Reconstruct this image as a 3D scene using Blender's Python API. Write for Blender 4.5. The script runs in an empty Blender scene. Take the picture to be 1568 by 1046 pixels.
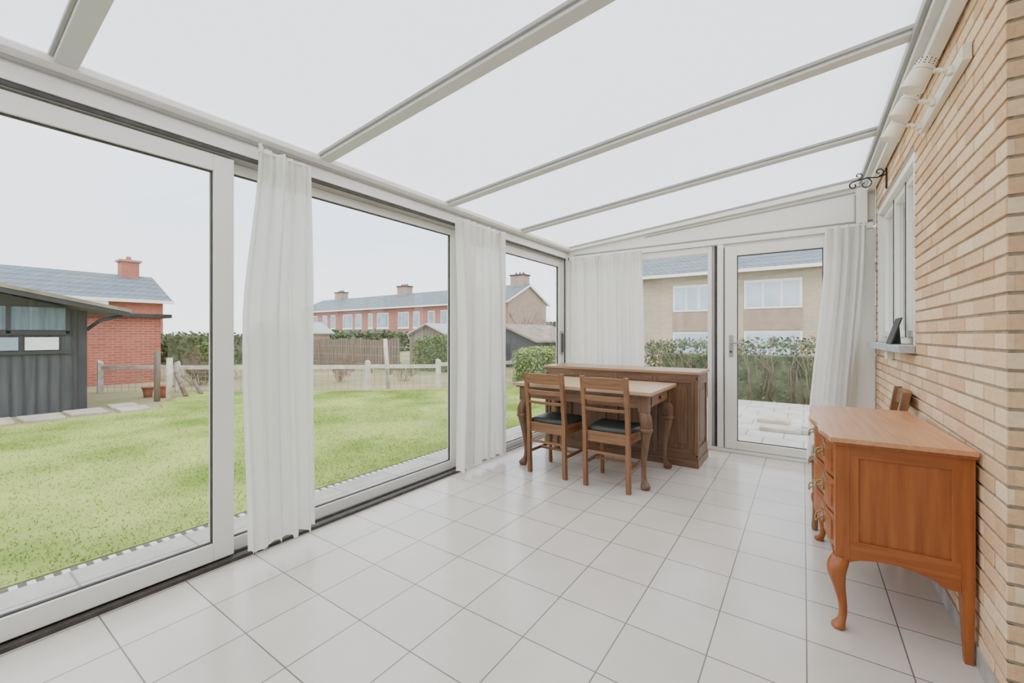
import bpy, bmesh, math, random
from mathutils import Vector, Matrix
random.seed(7)
R=random.random
U=random.uniform
sc=bpy.context.scene
sc.view_settings.view_transform='AgX'
sc.view_settings.look='None'
sc.view_settings.exposure=0.95

# ---------------------------------------------------------------- materials
def L(c):
    out=[]
    for v in c[:3]:
        v=v/255.0
        out.append(v/12.92 if v<=0.04045 else ((v+0.055)/1.055)**2.4)
    return (out[0],out[1],out[2],1.0)

def newmat(name):
    m=bpy.data.materials.new(name); m.use_nodes=True
    nt=m.node_tree; nt.nodes.clear()
    o=nt.nodes.new('ShaderNodeOutputMaterial')
    return m,nt,o

def mat(name,c1,c2=None,rough=0.5,scale=8,stretch=(1,1,1),metal=0,bump=0.0,detail=4,coord='Object',spec=0.5,lo=0.3,hi=0.7):
    m,nt,o=newmat(name)
    p=nt.nodes.new('ShaderNodeBsdfPrincipled')
    p.inputs['Roughness'].default_value=rough
    p.inputs['Metallic'].default_value=metal
    p.inputs['Specular IOR Level'].default_value=spec
    nt.links.new(p.outputs[0],o.inputs[0])
    if c2 is None: c2=tuple(min(255,x*0.96) for x in c1)
    tc=nt.nodes.new('ShaderNodeTexCoord'); mp=nt.nodes.new('ShaderNodeMapping')
    mp.inputs['Scale'].default_value=stretch
    nz=nt.nodes.new('ShaderNodeTexNoise'); nz.inputs['Scale'].default_value=scale; nz.inputs['Detail'].default_value=detail
    rp=nt.nodes.new('ShaderNodeValToRGB')
    rp.color_ramp.elements[0].position=lo; rp.color_ramp.elements[1].position=hi
    rp.color_ramp.elements[0].color=L(c2); rp.color_ramp.elements[1].color=L(c1)
    nt.links.new(tc.outputs[coord],mp.inputs[0]); nt.links.new(mp.outputs[0],nz.inputs[0])
    nt.links.new(nz.outputs[0],rp.inputs[0]); nt.links.new(rp.outputs[0],p.inputs['Base Color'])
    if bump>0:
        b=nt.nodes.new('ShaderNodeBump'); b.inputs['Strength'].default_value=bump; b.inputs['Distance'].default_value=0.01
        nt.links.new(nz.outputs[0],b.inputs['Height']); nt.links.new(b.outputs[0],p.inputs['Normal'])
    return m

def wood(name,c1,c2,axis,rough=0.35):
    s={'x':(1.2,22,22),'y':(22,1.2,22),'z':(22,22,1.2)}[axis]
    return mat(name,c1,c2,rough=rough,scale=2.2,stretch=s,bump=0.08,detail=6,lo=0.25,hi=0.75)

def brickmat(name,c1,c2,mortar,w,h,ms,offs=(0,0),offset=0.5,mode='floor',rough=0.4,bump=0.3,nscale=3,namt=0.12,dirt=None):
    m,nt,o=newmat(name)
    p=nt.nodes.new('ShaderNodeBsdfPrincipled'); p.inputs['Roughness'].default_value=rough
    nt.links.new(p.outputs[0],o.inputs[0])
    g=nt.nodes.new('ShaderNodeNewGeometry'); sp=nt.nodes.new('ShaderNodeSeparateXYZ'); cb=nt.nodes.new('ShaderNodeCombineXYZ')
    nt.links.new(g.outputs['Position'],sp.inputs[0])
    def add(a,v):
        n=nt.nodes.new('ShaderNodeMath'); n.operation='ADD'; nt.links.new(a,n.inputs[0])
        if isinstance(v,(int,float)): n.inputs[1].default_value=v
        else: nt.links.new(v,n.inputs[1])
        return n.outputs[0]
    if mode=='floor':
        a=add(sp.outputs[0],offs[0]); b=add(sp.outputs[1],offs[1])
    else:
        a=add(add(sp.outputs[0],sp.outputs[1]),offs[0]); b=add(sp.outputs[2],offs[1])
    nt.links.new(a,cb.inputs[0]); nt.links.new(b,cb.inputs[1])
    bt=nt.nodes.new('ShaderNodeTexBrick'); bt.offset=offset; bt.squash=1.0
    bt.inputs['Scale'].default_value=1.0; bt.inputs['Mortar Size'].default_value=ms
    bt.inputs['Mortar Smooth'].default_value=0.1
    bt.inputs['Brick Width'].default_value=w; bt.inputs['Row Height'].default_value=h
    bt.inputs['Color1'].default_value=L(c1); bt.inputs['Color2'].default_value=L(c2); bt.inputs['Mortar'].default_value=L(mortar)
    nt.links.new(cb.outputs[0],bt.inputs[0])
    nz=nt.nodes.new('ShaderNodeTexNoise'); nz.inputs['Scale'].default_value=nscale; nz.inputs['Detail'].default_value=6
    nt.links.new(g.outputs['Position'],nz.inputs[0])
    mr=nt.nodes.new('ShaderNodeMapRange'); mr.inputs[1].default_value=0.3; mr.inputs[2].default_value=0.7
    mr.inputs[3].default_value=1-namt; mr.inputs[4].default_value=1.0+namt*0.3
    nt.links.new(nz.outputs[0],mr.inputs[0])
    vm=nt.nodes.new('ShaderNodeVectorMath'); vm.operation='SCALE'
    nt.links.new(bt.outputs['Color'],vm.inputs[0]); nt.links.new(mr.outputs[0],vm.inputs['Scale'])
    nt.links.new(vm.outputs[0],p.inputs['Base Color'])
    bp=nt.nodes.new('ShaderNodeBump'); bp.invert=True; bp.inputs['Strength'].default_value=bump; bp.inputs['Distance'].default_value=0.004
    nt.links.new(bt.outputs['Fac'],bp.inputs['Height']); nt.links.new(bp.outputs[0],p.inputs['Normal'])
    return m

def glassmat(name,tint=(0.96,0.975,0.98),refl=0.5,base=0.05):
    m,nt,o=newmat(name)
    t=nt.nodes.new('ShaderNodeBsdfTransparent'); t.inputs[0].default_value=(*tint,1)
    g=nt.nodes.new('ShaderNodeBsdfGlossy'); g.inputs['Roughness'].default_value=0.0
    lw=nt.nodes.new('ShaderNodeLayerWeight'); lw.inputs[0].default_value=0.5
    pw=nt.nodes.new('ShaderNodeMath'); pw.operation='POWER'; pw.inputs[1].default_value=5
    ml=nt.nodes.new('ShaderNodeMath'); ml.operation='MULTIPLY_ADD'; ml.inputs[1].default_value=refl; ml.inputs[2].default_value=base
    mx=nt.nodes.new('ShaderNodeMixShader')
    nt.links.new(lw.outputs['Facing'],pw.inputs[0]); nt.links.new(pw.outputs[0],ml.inputs[0]); nt.links.new(ml.outputs[0],mx.inputs[0])
    nt.links.new(t.outputs[0],mx.inputs[1]); nt.links.new(g.outputs[0],mx.inputs[2]); nt.links.new(mx.outputs[0],o.inputs[0])
    return m

def translmat(name,col,fac,transp=0.0,nscale=2.0,namt=0.03):
    m,nt,o=newmat(name)
    d=nt.nodes.new('ShaderNodeBsdfDiffuse'); t=nt.nodes.new('ShaderNodeBsdfTranslucent')
    g=nt.nodes.new('ShaderNodeNewGeometry')
    nz=nt.nodes.new('ShaderNodeTexNoise'); nz.inputs['Scale'].default_value=nscale
    nt.links.new(g.outputs['Position'],nz.inputs[0])
    rp=nt.nodes.new('ShaderNodeValToRGB')
    rp.color_ramp.elements[0].color=(*[c*(1-namt) for c in col],1); rp.color_ramp.elements[1].color=(*col,1)
    nt.links.new(nz.outputs[0],rp.inputs[0]); nt.links.new(rp.outputs[0],d.inputs[0]); nt.links.new(rp.outputs[0],t.inputs[0])
    mx=nt.nodes.new('ShaderNodeMixShader'); mx.inputs[0].default_value=fac
    nt.links.new(d.outputs[0],mx.inputs[1]); nt.links.new(t.outputs[0],mx.inputs[2])
    last=mx
    if transp>0:
        tr=nt.nodes.new('ShaderNodeBsdfTransparent'); m2=nt.nodes.new('ShaderNodeMixShader'); m2.inputs[0].default_value=transp
        nt.links.new(mx.outputs[0],m2.inputs[1]); nt.links.new(tr.outputs[0],m2.inputs[2]); last=m2
    nt.links.new(last.outputs[0],o.inputs[0])
    return m

def brickcolmat(name):
    m,nt,o=newmat(name)
    p=nt.nodes.new('ShaderNodeBsdfPrincipled'); p.inputs['Roughness'].default_value=0.85; p.inputs['Specular IOR Level'].default_value=0.2
    nt.links.new(p.outputs[0],o.inputs[0])
    a=nt.nodes.new('ShaderNodeAttribute'); a.attribute_name='Col'
    rp=nt.nodes.new('ShaderNodeValToRGB'); cr=rp.color_ramp
    cr.elements[0].position=0; cr.elements[0].color=L((214,174,136))
    cr.elements[1].position=1; cr.elements[1].color=L((238,211,176))
    e=cr.elements.new(0.5); e.color=L((230,194,155))
    nt.links.new(a.outputs['Fac'],rp.inputs[0])
    g=nt.nodes.new('ShaderNodeNewGeometry'); nz=nt.nodes.new('ShaderNodeTexNoise'); nz.inputs['Scale'].default_value=60; nz.inputs['Detail'].default_value=5
    nt.links.new(g.outputs['Position'],nz.inputs[0])
    mr=nt.nodes.new('ShaderNodeMapRange'); mr.inputs[1].default_value=0.3; mr.inputs[2].default_value=0.7; mr.inputs[3].default_value=0.88; mr.inputs[4].default_value=1.04
    nt.links.new(nz.outputs[0],mr.inputs[0])
    vm=nt.nodes.new('ShaderNodeVectorMath'); vm.operation='SCALE'
    nt.links.new(rp.outputs[0],vm.inputs[0]); nt.links.new(mr.outputs[0],vm.inputs['Scale']); nt.links.new(vm.outputs[0],p.inputs['Base Color'])
    b=nt.nodes.new('ShaderNodeBump'); b.inputs['Strength'].default_value=0.35; b.inputs['Distance'].default_value=0.004
    nt.links.new(nz.outputs[0],b.inputs['Height']); nt.links.new(b.outputs[0],p.inputs['Normal'])
    return m

M={}
M['alu']=mat('aluminium_offwhite',(238,236,229),(233,231,224),rough=0.45,scale=3)
M['alu_d']=mat('aluminium_grey',(166,165,161),(156,155,151),rough=0.5,scale=3)
M['beam']=mat('roof_beam_grey',(214,214,211),(208,208,205),rough=0.5,scale=3)
M['gasket']=mat('black_gasket',(80,78,76),(62,60,58),rough=0.7,scale=20)
M['track']=mat('dark_track',(84,78,74),(58,54,52),rough=0.6,scale=20)
M['white']=mat('white_paint',(246,244,240),(242,240,236),rough=0.5,scale=3)
M['roofp']=translmat('opal_polycarbonate',(0.94,0.95,0.962),0.80,nscale=0.7,namt=0.06)
M['curtain']=translmat('sheer_curtain_fabric',(0.965,0.950,0.920),0.34,transp=0.06,nscale=30)
M['glass']=glassmat('window_glass')
M['glass2']=glassmat('house_window_glass',(0.75,0.8,0.82),0.6,0.12)
M['floor']=brickmat('floor_tiles',(216,208,198),(208,200,190),(118,113,108),0.309,0.309,0.0026,offs=(-0.01+3.09,-1.40+3.09),offset=0.0,rough=0.20,bump=0.4,nscale=2.2,namt=0.10)
M['base']=mat('tile_skirting',(190,184,176),(150,146,142),rough=0.4,scale=12)
M['mortar']=mat('mortar',(172,158,138),(148,134,114),rough=0.95,scale=40)
M['brick']=brickcolmat('yellow_brick')
M['brass']=mat('aged_brass',(176,150,95),(120,100,60),rough=0.35,metal=0.8,scale=30)
M['lampw']=mat('cream_enamel',(232,224,206),(224,216,198),rough=0.35,scale=3)
M['iron']=mat('black_iron',(45,42,42),(30,28,28),rough=0.6,scale=30)
M['stone']=mat('grey_stone_sill',(186,188,190),(160,162,165),rough=0.7,scale=25)
M['leather']=mat('dark_leather',(52,60,58),(34,40,39),rough=0.4,scale=30)
for a in 'xyz':
    M['oak'+a]=wood('medium_oak_'+a,(168,98,48),(134,70,28),a,0.36)
    M['chr'+a]=wood('chair_oak_'+a,(148,106,72),(112,76,48),a,0.4)
    M['drk'+a]=wood('dark_oak_'+a,(132,100,76),(94,68,48),a,0.4)
M['oaktop']=wood('oak_top',(206,154,112),(180,126,86),'y',0.24)
M['tabtop']=wood('table_top',(210,178,142),(176,140,104),'x',0.3)
M['bartop']=wood('sideboard_top',(174,138,106),(142,108,80),'x',0.3)
# outdoors
M['lawn']=mat('lawn_grass',(166,178,98),(114,138,56),rough=0.95,scale=0.9,detail=12,coord='Object',lo=0.36,hi=0.60,spec=0.1)
M['blade']=mat('grass_blade',(164,182,92),(112,140,54),rough=0.9,scale=0.9,detail=12,spec=0.1,lo=0.36,hi=0.60)
M['ground']=mat('garden_ground',(176,160,132),(130,136,88),rough=0.95,scale=0.5,detail=10,spec=0.1)
M['concrete']=brickmat('concrete_edging',(196,192,182),(186,182,172),(150,148,138),0.5,0.5,0.006,offs=(0,0),offset=0.0,rough=0.9,nscale=5,namt=0.2)
M['patio']=brickmat('patio_slabs',(208,204,196),(196,192,184),(150,148,140),0.4,0.4,0.008,offs=(10,10),offset=0.5,rough=0.9,nscale=3,namt=0.18)
M['flag']=mat('flagstone',(206,196,180),(166,158,142),rough=0.9,scale=5)
M['grate']=mat('drain_steel',(225,228,230),(200,204,206),rough=0.5,scale=5)
M['soil']=mat('soil_dark',(116,106,90),(88,82,70),rough=1,scale=10)
M['shed']=mat('shed_boards',(84,86,88),(62,64,66),rough=0.8,scale=3,stretch=(6,6,0.4))
M['shedd']=mat('shed_dark_trim',(60,59,60),(46,46,48),rough=0.7,scale=3)
M['shedg']=mat('shed_glazing',(118,136,150),(84,100,112),rough=0.25,scale=5,stretch=(4,4,0.3))
M['felt']=mat('roof_felt',(160,146,130),(120,108,96),rough=0.9,scale=3)
M['redb']=brickmat('red_brick',(192,110,90),(176,94,76),(188,148,130),0.21,0.07,0.008,mode='wall',rough=0.9,nscale=1,namt=0.15)
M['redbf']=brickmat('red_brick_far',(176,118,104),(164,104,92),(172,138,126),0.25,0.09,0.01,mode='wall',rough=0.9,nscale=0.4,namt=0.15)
M['brownb']=mat('brown_brick',(176,152,136),(160,138,122),rough=0.9,scale=2)
M['beige']=brickmat('beige_brick',(198,182,156),(184,168,142),(192,184,166),0.25,0.08,0.01,mode='wall',rough=0.9,nscale=0.5,namt=0.12)
M['slate']=brickmat('slate_roof',(122,136,146),(108,122,132),(88,100,108),0.35,0.28,0.03,mode='wall',rough=0.7,nscale=1,namt=0.12)
M['winw']=mat('window_white',(246,246,244),(240,240,238),rough=0.5)
M['wing']=mat('window_pane_far',(160,178,192),(120,140,152),rough=0.15,scale=1.0)
M['wingb']=mat('window_pane_blue',(200,216,230),(178,198,216),rough=0.2,scale=1.0)
M['fencew']=mat('fence_white',(220,214,202),(180,172,158),rough=0.8,scale=8)
M['fenceb']=mat('fence_grey_wood',(144,130,114),(104,94,82),rough=0.9,scale=3,stretch=(6,6,0.4))
M['leaf']=mat('hedge_leaf',(122,144,84),(74,98,48),rough=0.7,scale=4)
M['leafd']=mat('hedge_leaf_dark',(110,120,84),(68,80,52),rough=0.7,scale=4)
M['leafy']=mat('hedge_leaf_light',(166,180,108),(120,140,72),rough=0.7,scale=4)
M['twig']=mat('bare_twig',(148,126,108),(108,88,76),rough=0.9,scale=8)
M['wire']=mat('fence_wire',(150,150,146),(130,130,126),rough=0.6,scale=8)
M['terra']=mat('terracotta',(176,110,82),(150,90,64),rough=0.9,scale=8)

# ---------------------------------------------------------------- builder
class MB:
    def __init__(s):
        s.v=[];s.f=[];s.m=[];s.sm=[];s.c=[];s.mats=[]
    def mi(s,k):
        if k not in s.mats: s.mats.append(k)
        return s.mats.index(k)
    def face(s,idx,k,sm=False,c=0.5):
        s.f.append(idx); s.m.append(s.mi(k)); s.sm.append(sm); s.c.append(c)
    def quad(s,pts,k,c=0.5):
        n=len(s.v); s.v+= [tuple(p) for p in pts]; s.face(list(range(n,n+len(pts))),k,False,c)
    def box(s,x0,x1,y0,y1,z0,z1,k,c=0.5):
        n=len(s.v)
        s.v+=[(x0,y0,z0),(x1,y0,z0),(x1,y1,z0),(x0,y1,z0),(x0,y0,z1),(x1,y0,z1),(x1,y1,z1),(x0,y1,z1)]
        for q in ((0,3,2,1),(4,5,6,7),(0,1,5,4),(1,2,6,5),(2,3,7,6),(3,0,4,7)):
            s.face([n+i for i in q],k,False,c)
    def prism(s,poly,axis,a0,a1,k,smooth=False):
        n=len(s.v); N=len(poly)
        for a in (a0,a1):
            for p in poly:
                s.v.append({'x':(a,p[0],p[1]),'y':(p[0],a,p[1]),'z':(p[0],p[1],a)}[axis])
        s.face([n+i for i in range(N)][::-1],k); s.face([n+N+i for i in range(N)],k)
        for i in range(N):
            j=(i+1)%N
            s.face([n+i,n+j,n+N+j,n+N+i],k,smooth)
    def hexa(s,b,t,k):
        n=len(s.v); s.v+=[tuple(p) for p in b]+[tuple(p) for p in t]
        for q in ((0,3,2,1),(4,5,6,7),(0,1,5,4),(1,2,6,5),(2,3,7,6),(3,0,4,7)):
            s.face([n+i for i in q],k)
    def rings(s,rings,k,cap=True,smooth=True):
        n=len(s.v); S=len(rings[0])
        for r in rings: s.v+=[tuple(p) for p in r]
        for i in range(len(rings)-1):
            for j in range(S):
                j2=(j+1)%S
                s.face([n+i*S+j,n+i*S+j2,n+(i+1)*S+j2,n+(i+1)*S+j],k,smooth)
        if cap:
            s.face([n+j for j in range(S)][::-1],k); s.face([n+(len(rings)-1)*S+j for j in range(S)],k)
    def leg(s,pts,k,seg=14,sq=0.0,sub=5):
        P=[pts[0]]+list(pts)+[pts[-1]]; out=[]
        for i in range(1,len(P)-2):
            for q in range(sub):
                t=q/sub
                out.append([0.5*((2*P[i][a])+(-P[i-1][a]+P[i+1][a])*t+(2*P[i-1][a]-5*P[i][a]+4*P[i+1][a]-P[i+2][a])*t*t+(-P[i-1][a]+3*P[i][a]-3*P[i+1][a]+P[i+2][a])*t**3) for a in range(4)])
        out.append(list(pts[-1]))
        rg=[]
        for (x,y,z,r) in out:
            ring=[]
            for j in range(seg):
                a=2*math.pi*j/seg+math.pi/4
                c,sn=math.cos(a),math.sin(a)
                e=1-0.45*sq
                cx=math.copysign(abs(c)**e,c); cy=math.copysign(abs(sn)**e,sn)
                ring.append((x+r*cx,y+r*cy,z))
            rg.append(ring)
        s.rings(rg,k)
    def tube(s,path,rad,k,seg=10,cap=True,smooth=True):
        path=[Vector(p) for p in path]
        if not isinstance(rad,(list,tuple)): rad=[rad]*len(path)
        rg=[]; up=None
        for i,p in enumerate(path):
            a=path[max(0,i-1)]; b=path[min(len(path)-1,i+1)]
            t=(b-a)
            if t.length<1e-9: t=Vector((0,0,1))
            t.normalize()
            if up is None:
                ref=Vector((0,0,1)) if abs(t.z)<0.9 else Vector((1,0,0))
                up=(ref-t*ref.dot(t)).normalized()
            else:
                up=(up-t*up.dot(t)).normalized()
            sd=t.cross(up)
            rg.append([p+(up*math.cos(2*math.pi*j/seg)+sd*math.sin(2*math.pi*j/seg))*rad[i] for j in range(seg)])
        s.rings(rg,k,cap,smooth)
    def build(s,name,parent=None,loc=(0,0,0),rz=0,bevel=0,segs=2,col=False,fixn=True):
        me=bpy.data.meshes.new(name); me.from_pydata(s.v,[],s.f)
        for k in s.mats: me.materials.append(M[k])
        me.polygons.foreach_set('material_index',s.m); me.polygons.foreach_set('use_smooth',s.sm)
        if col:
            at=me.color_attributes.new('Col','FLOAT_COLOR','CORNER'); d=[]
            for f,c in zip(s.f,s.c): d+= [c,c,c,1]*len(f)
            at.data.foreach_set('color',d)
        if fixn:
            bm=bmesh.new(); bm.from_mesh(me); bmesh.ops.recalc_face_normals(bm,faces=bm.faces); bm.to_mesh(me); bm.free()
        me.update()
        ob=bpy.data.objects.new(name,me); sc.collection.objects.link(ob)
        ob.location=loc; ob.rotation_euler=(0,0,rz)
        if parent: ob.parent=parent
        if bevel>0:
            b=ob.modifiers.new('bevel','BEVEL'); b.width=bevel; b.segments=segs; b.limit_method='ANGLE'; b.angle_limit=math.radians(50); b.harden_normals=False
        return ob

# ---------------------------------------------------------------- camera
cam=bpy.data.cameras.new('camera'); co=bpy.data.objects.new('camera',cam); sc.collection.objects.link(co)
co.location=(0,0,1.2); co.rotation_euler=(math.radians(90),0,math.radians(34.7))
cam.sensor_width=36; cam.lens=14.8; cam.shift_y=-0.0064; cam.clip_start=0.05; cam.clip_end=500
sc.camera=co

# ---------------------------------------------------------------- world
w=bpy.data.worlds.new('overcast_sky'); sc.world=w; w.use_nodes=True; nt=w.node_tree; nt.nodes.clear()
o=nt.nodes.new('ShaderNodeOutputWorld'); bg=nt.nodes.new('ShaderNodeBackground'); nt.links.new(bg.outputs[0],o.inputs[0])
tc=nt.nodes.new('ShaderNodeTexCoord'); sp=nt.nodes.new('ShaderNodeSeparateXYZ'); nt.links.new(tc.outputs['Generated'],sp.inputs[0])
rp=nt.nodes.new('ShaderNodeValToRGB'); cr=rp.color_ramp
cr.elements[0].position=0.0; cr.elements[0].color=(1.06,1.07,1.08,1)
cr.elements[1].position=0.6; cr.elements[1].color=(0.92,0.96,1.02,1)
e=cr.elements.new(0.22); e.color=(0.84,0.95,1.12,1)
nt.links.new(sp.outputs[2],rp.inputs[0])
nz=nt.nodes.new('ShaderNodeTexNoise'); nz.inputs['Scale'].default_value=2.5; nz.inputs['Detail'].default_value=4
nt.links.new(tc.outputs['Generated'],nz.inputs[0])
mx=nt.nodes.new('ShaderNodeMix'); mx.data_type='RGBA'; mx.inputs[7].default_value=(1.02,1.03,1.05,1)
mr=nt.nodes.new('ShaderNodeMapRange'); mr.inputs[1].default_value=0.35; mr.inputs[2].default_value=0.7; mr.inputs[4].default_value=0.6
nt.links.new(nz.outputs[0],mr.inputs[0]); nt.links.new(mr.outputs[0],mx.inputs[0]); nt.links.new(rp.outputs[0],mx.inputs[6]); nt.links.new(mx.outputs[2],bg.inputs[0])
bg.inputs[1].default_value=1.38
sl=bpy.data.lights.new('sun','SUN'); sl.energy=0.7; sl.angle=math.radians(25); sl.color=(1,0.95,0.88)
so=bpy.data.objects.new('sun',sl); sc.collection.objects.link(so); so.rotation_euler=(math.radians(38),0,math.radians(25)); so.location=(0,0,30)

# ---------------------------------------------------------------- room shell
WX=0.52; EY=4.86; LX=-2.52
def zr(x): return 2.30+(x+2.45)*0.0966
b=MB(); b.box(-2.70,2.3,-2.3,4.95,-0.25,0.0,'floor'); b.build('floor')
b=MB()
ys=[-1.87,-0.75,0.37,1.49,2.61,3.73,4.84]
b.quad([(-2.56,-2.3,zr(-2.56)+.02),(0.47,-2.3,zr(0.47)+.02),(0.47,4.9,zr(0.47)+.02),(-2.56,4.9,zr(-2.56)+.02)],'roofp')
b.quad([(0.5,-2.3,2.62),(2.3,-2.3,2.62),(2.3,1.97,2.62),(0.5,1.97,2.62)],'white')
b.build('ceiling',fixn=False)
for y in ys:
    b=MB(); h=0.035
    x0,x1=-2.46,0.44
    b.prism([(x0,zr(x0)+.015),(x1,zr(x1)+.015),(x1,zr(x1)-.022),(x0,zr(x0)-.022)],'y',y-h,y+h,'beam')
    b.prism([(x0,zr(x0)+.015),(x1,zr(x1)+.015),(x1,zr(x1)-.004),(x0,zr(x0)-.004)],'y',y-h-.014,y-h,'alu_d')
    b.build('ceiling_beam',bevel=0.003)
b=MB()
b.box(0.42,0.515,-2.3,4.9,2.50,2.66,'beam'); b.box(0.40,0.42,-2.3,4.9,2.53,2.57,'alu_d'); b.box(0.455,0.51,-2.3,4.9,2.46,2.50,'alu')
b.build('trim_1',bevel=0.004)
b=MB()
b.prism([(-2.66,2.17),(-2.66,2.31),(-2.47,2.325),(-2.43,2.30),(-2.43,2.272),(-2.485,2.25),(-2.485,2.17)],'y',-2.3,4.9,'alu')
b.box(-2.62,-2.50,-2.3,4.9,2.145,2.17,'alu_d')
b.box(-2.50,-2.488,-2.3,4.9,2.148,2.166,'gasket')
b.box(-2.485,-2.465,-2.3,4.9,2.243,2.258,'alu_d')
b.build('trim_2',bevel=0.003)
b=MB()
b.box(-2.70,-2.50,-2.3,4.9,0.0,0.012,'alu_d')
b.box(-2.51,-2.475,-2.3,2.86,0.0,0.02,'track'); b.box(-2.545,-2.53,-2.3,2.86,0.012,0.03,'gasket')
b.box(-2.60,-2.585,-2.3,4.8,0.012,0.03,'alu')
b.build('trim_3',bevel=0.002)

def slidewin(name,xc,y0,y1,z0,z1,st0,st1,top,bot,th=0.045):
    b=MB(); xa,xb=xc-th/2,xc+th/2
    b.box(xa,xb,y0,y0+st0,z0,z1,'alu'); b.box(xa,xb,y1-st1,y1,z0,z1,'alu')
    b.box(xa,xb,y0+st0,y1-st1,z0,z0+bot,'alu'); b.box(xa,xb,y0+st0,y1-st1,z1-top,z1,'alu')
    g=0.007
    for (ya,yb,za,zb) in ((y0+st0,y0+st0+g,z0+bot,z1-top),(y1-st1-g,y1-st1,z0+bot,z1-top),(y0+st0,y1-st1,z0+bot,z0+bot+g),(y0+st0,y1-st1,z1-top-g,z1-top)):
        b.box(xc-.010,xc+.010,ya,yb,za,zb,'gasket')
    ob=b.build(name,bevel=0.004)
    gl=MB(); gl.quad([(xc,y0+st0,z0+bot),(xc,y1-st1,z0+bot),(xc,y1-st1,z1-top),(xc,y0+st0,z1-top)],'glass'); gl.build('glass',parent=ob,fixn=False)
    return ob
slidewin('window_1',-2.525,-0.95,1.005,0.03,2.135,0.09,0.095,0.085,0.09)
slidewin('window_2',-2.60,0.93,2.86,0.012,2.145,0.09,0.09,0.055,0.07)
w3=slidewin('window_3',-2.56,2.84,4.78,0.012,2.145,0.09,0.075,0.085,0.055)
slidewin('window_4',-2.60,-2.3,-0.90,0.012,2.145,0.09,0.09,0.055,0.07)
h=MB(); h.box(-2.535,-2.505,4.735,4.765,0.98,1.22,'gasket'); h.box(-2.537,-2.52,4.725,4.775,0.95,1.25,'alu_d'); h.build('pull_handle',parent=w3,bevel=0.004)
b=MB(); b.box(-2.62,-2.50,4.78,4.90,0.0,2.2,'alu'); b.box(-2.50,-2.44,4.80,4.88,0.0,2.2,'alu'); b.box(-2.505,-2.495,4.775,4.80,0.01,2.15,'gasket'); b.build('trim_4',bevel=0.004)

# end wall (panel above the glazing)
b=MB()
b.prism([(-2.56,2.17),(0.52,2.17),(0.52,zr(.52)+.02),(-2.56,zr(-2.56)+.02)],'y',4.845,4.90,'alu')
b.box(-2.46,0.50,4.80,4.845,2.135,2.185,'alu')
b.box(-2.40,0.50,4.825,4.845,2.205,2.214,'alu_d')
b.prism([(-2.44,zr(-2.44)-.035),(0.46,zr(.46)-.06),(0.46,zr(.46)),(-2.44,zr(-2.44))],'y',4.80,4.845,'alu')
b.prism([(-1.5,zr(-1.5)-.075),(0.38,zr(.38)-.105),(0.38,zr(.38)-.093),(-1.5,zr(-1.5)-.066)],'y',4.835,4.846,'alu_d')
b.box(0.385,0.46,4.79,4.845,2.185,2.50,'alu'); b.box(0.372,0.385,4.83,4.846,2.20,2.45,'alu_d')
b.build('wall_end',bevel=0.003)
b=MB(); b.box(-2.44,0.50,4.80,4.90,0.0,0.034,'alu'); b.build('trim_5',bevel=0.003)
b=MB(); b.box(0.315,0.515,4.82,4.90,0.036,2.134,'alu'); b.build('trim_6',bevel=0.003)
b=MB()
b.box(-2.44,-2.38,4.82,4.87,0.036,2.133,'alu'); b.box(-0.83,-0.79,4.82,4.87,0.036,2.133,'alu')
b.box(-2.38,-0.83,4.82,4.87,2.06,2.133,'alu'); b.box(-2.38,-0.83,4.82,4.87,0.036,0.085,'alu')
b.box(-1.60,-1.56,4.82,4.87,0.085,2.06,'alu')
b.box(-0.79,-0.765,4.83,4.87,0.036,2.133,'alu_d'); b.box(-0.765,-0.735,4.84,4.87,0.036,2.133,'gasket')
b.box(-0.735,-0.68,4.80,4.88,0.036,2.133,'alu')
w5=b.build('window_5',bevel=0.004)
g=MB(); g.quad([(-2.38,4.85,.085),(-0.83,4.85,.085),(-0.83,4.85,2.06),(-2.38,4.85,2.06)],'glass'); g.build('glass',parent=w5,fixn=False)
b=MB()
b.box(-0.675,-0.665,4.82,4.86,0.036,2.10,'gasket'); b.box(-0.665,-0.555,4.80,4.86,0.04,2.10,'alu'); b.box(0.15,0.255,4.80,4.86,0.04,2.10,'alu')
b.box(-0.675,0.31,4.83,4.86,2.105,2.133,'alu')
b.box(-0.555,0.15,4.80,4.86,2.005,2.10,'alu'); b.box(-0.555,0.15,4.80,4.86,0.04,0.12,'alu')
b.box(0.262,0.31,4.80,4.88,0.036,2.13,'alu')
b.box(-0.555,-0.547,4.82,4.84,0.12,2.005,'gasket'); b.box(0.142,0.15,4.82,4.84,0.12,2.005,'gasket'); b.box(-0.555,0.15,4.82,4.84,1.997,2.005,'gasket'); b.box(-0.555,0.15,4.82,4.84,.12,.128,'gasket')
d=b.build('door_1',bevel=0.004)
g=MB(); g.quad([(-0.555,4.83,.12),(0.15,4.83,.12),(0.15,4.83,2.005),(-0.555,4.83,2.005)],'glass'); g.build('glass',parent=d,fixn=False)
g=MB(); g.box(-0.625,-0.59,4.785,4.80,0.98,1.20,'alu_d'); g.tube([(-0.607,4.80,1.12),(-0.607,4.755,1.12)],0.009,'alu_d'); g.tube([(-0.607,4.757,1.12),(-0.56,4.752,1.12),(-0.49,4.757,1.118)],0.009,'alu_d'); g.tube([(-0.607,4.79,1.03),(-0.607,4.775,1.03)],0.012,'gasket')
g.build('lever_handle',parent=d,bevel=0.003)

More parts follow.
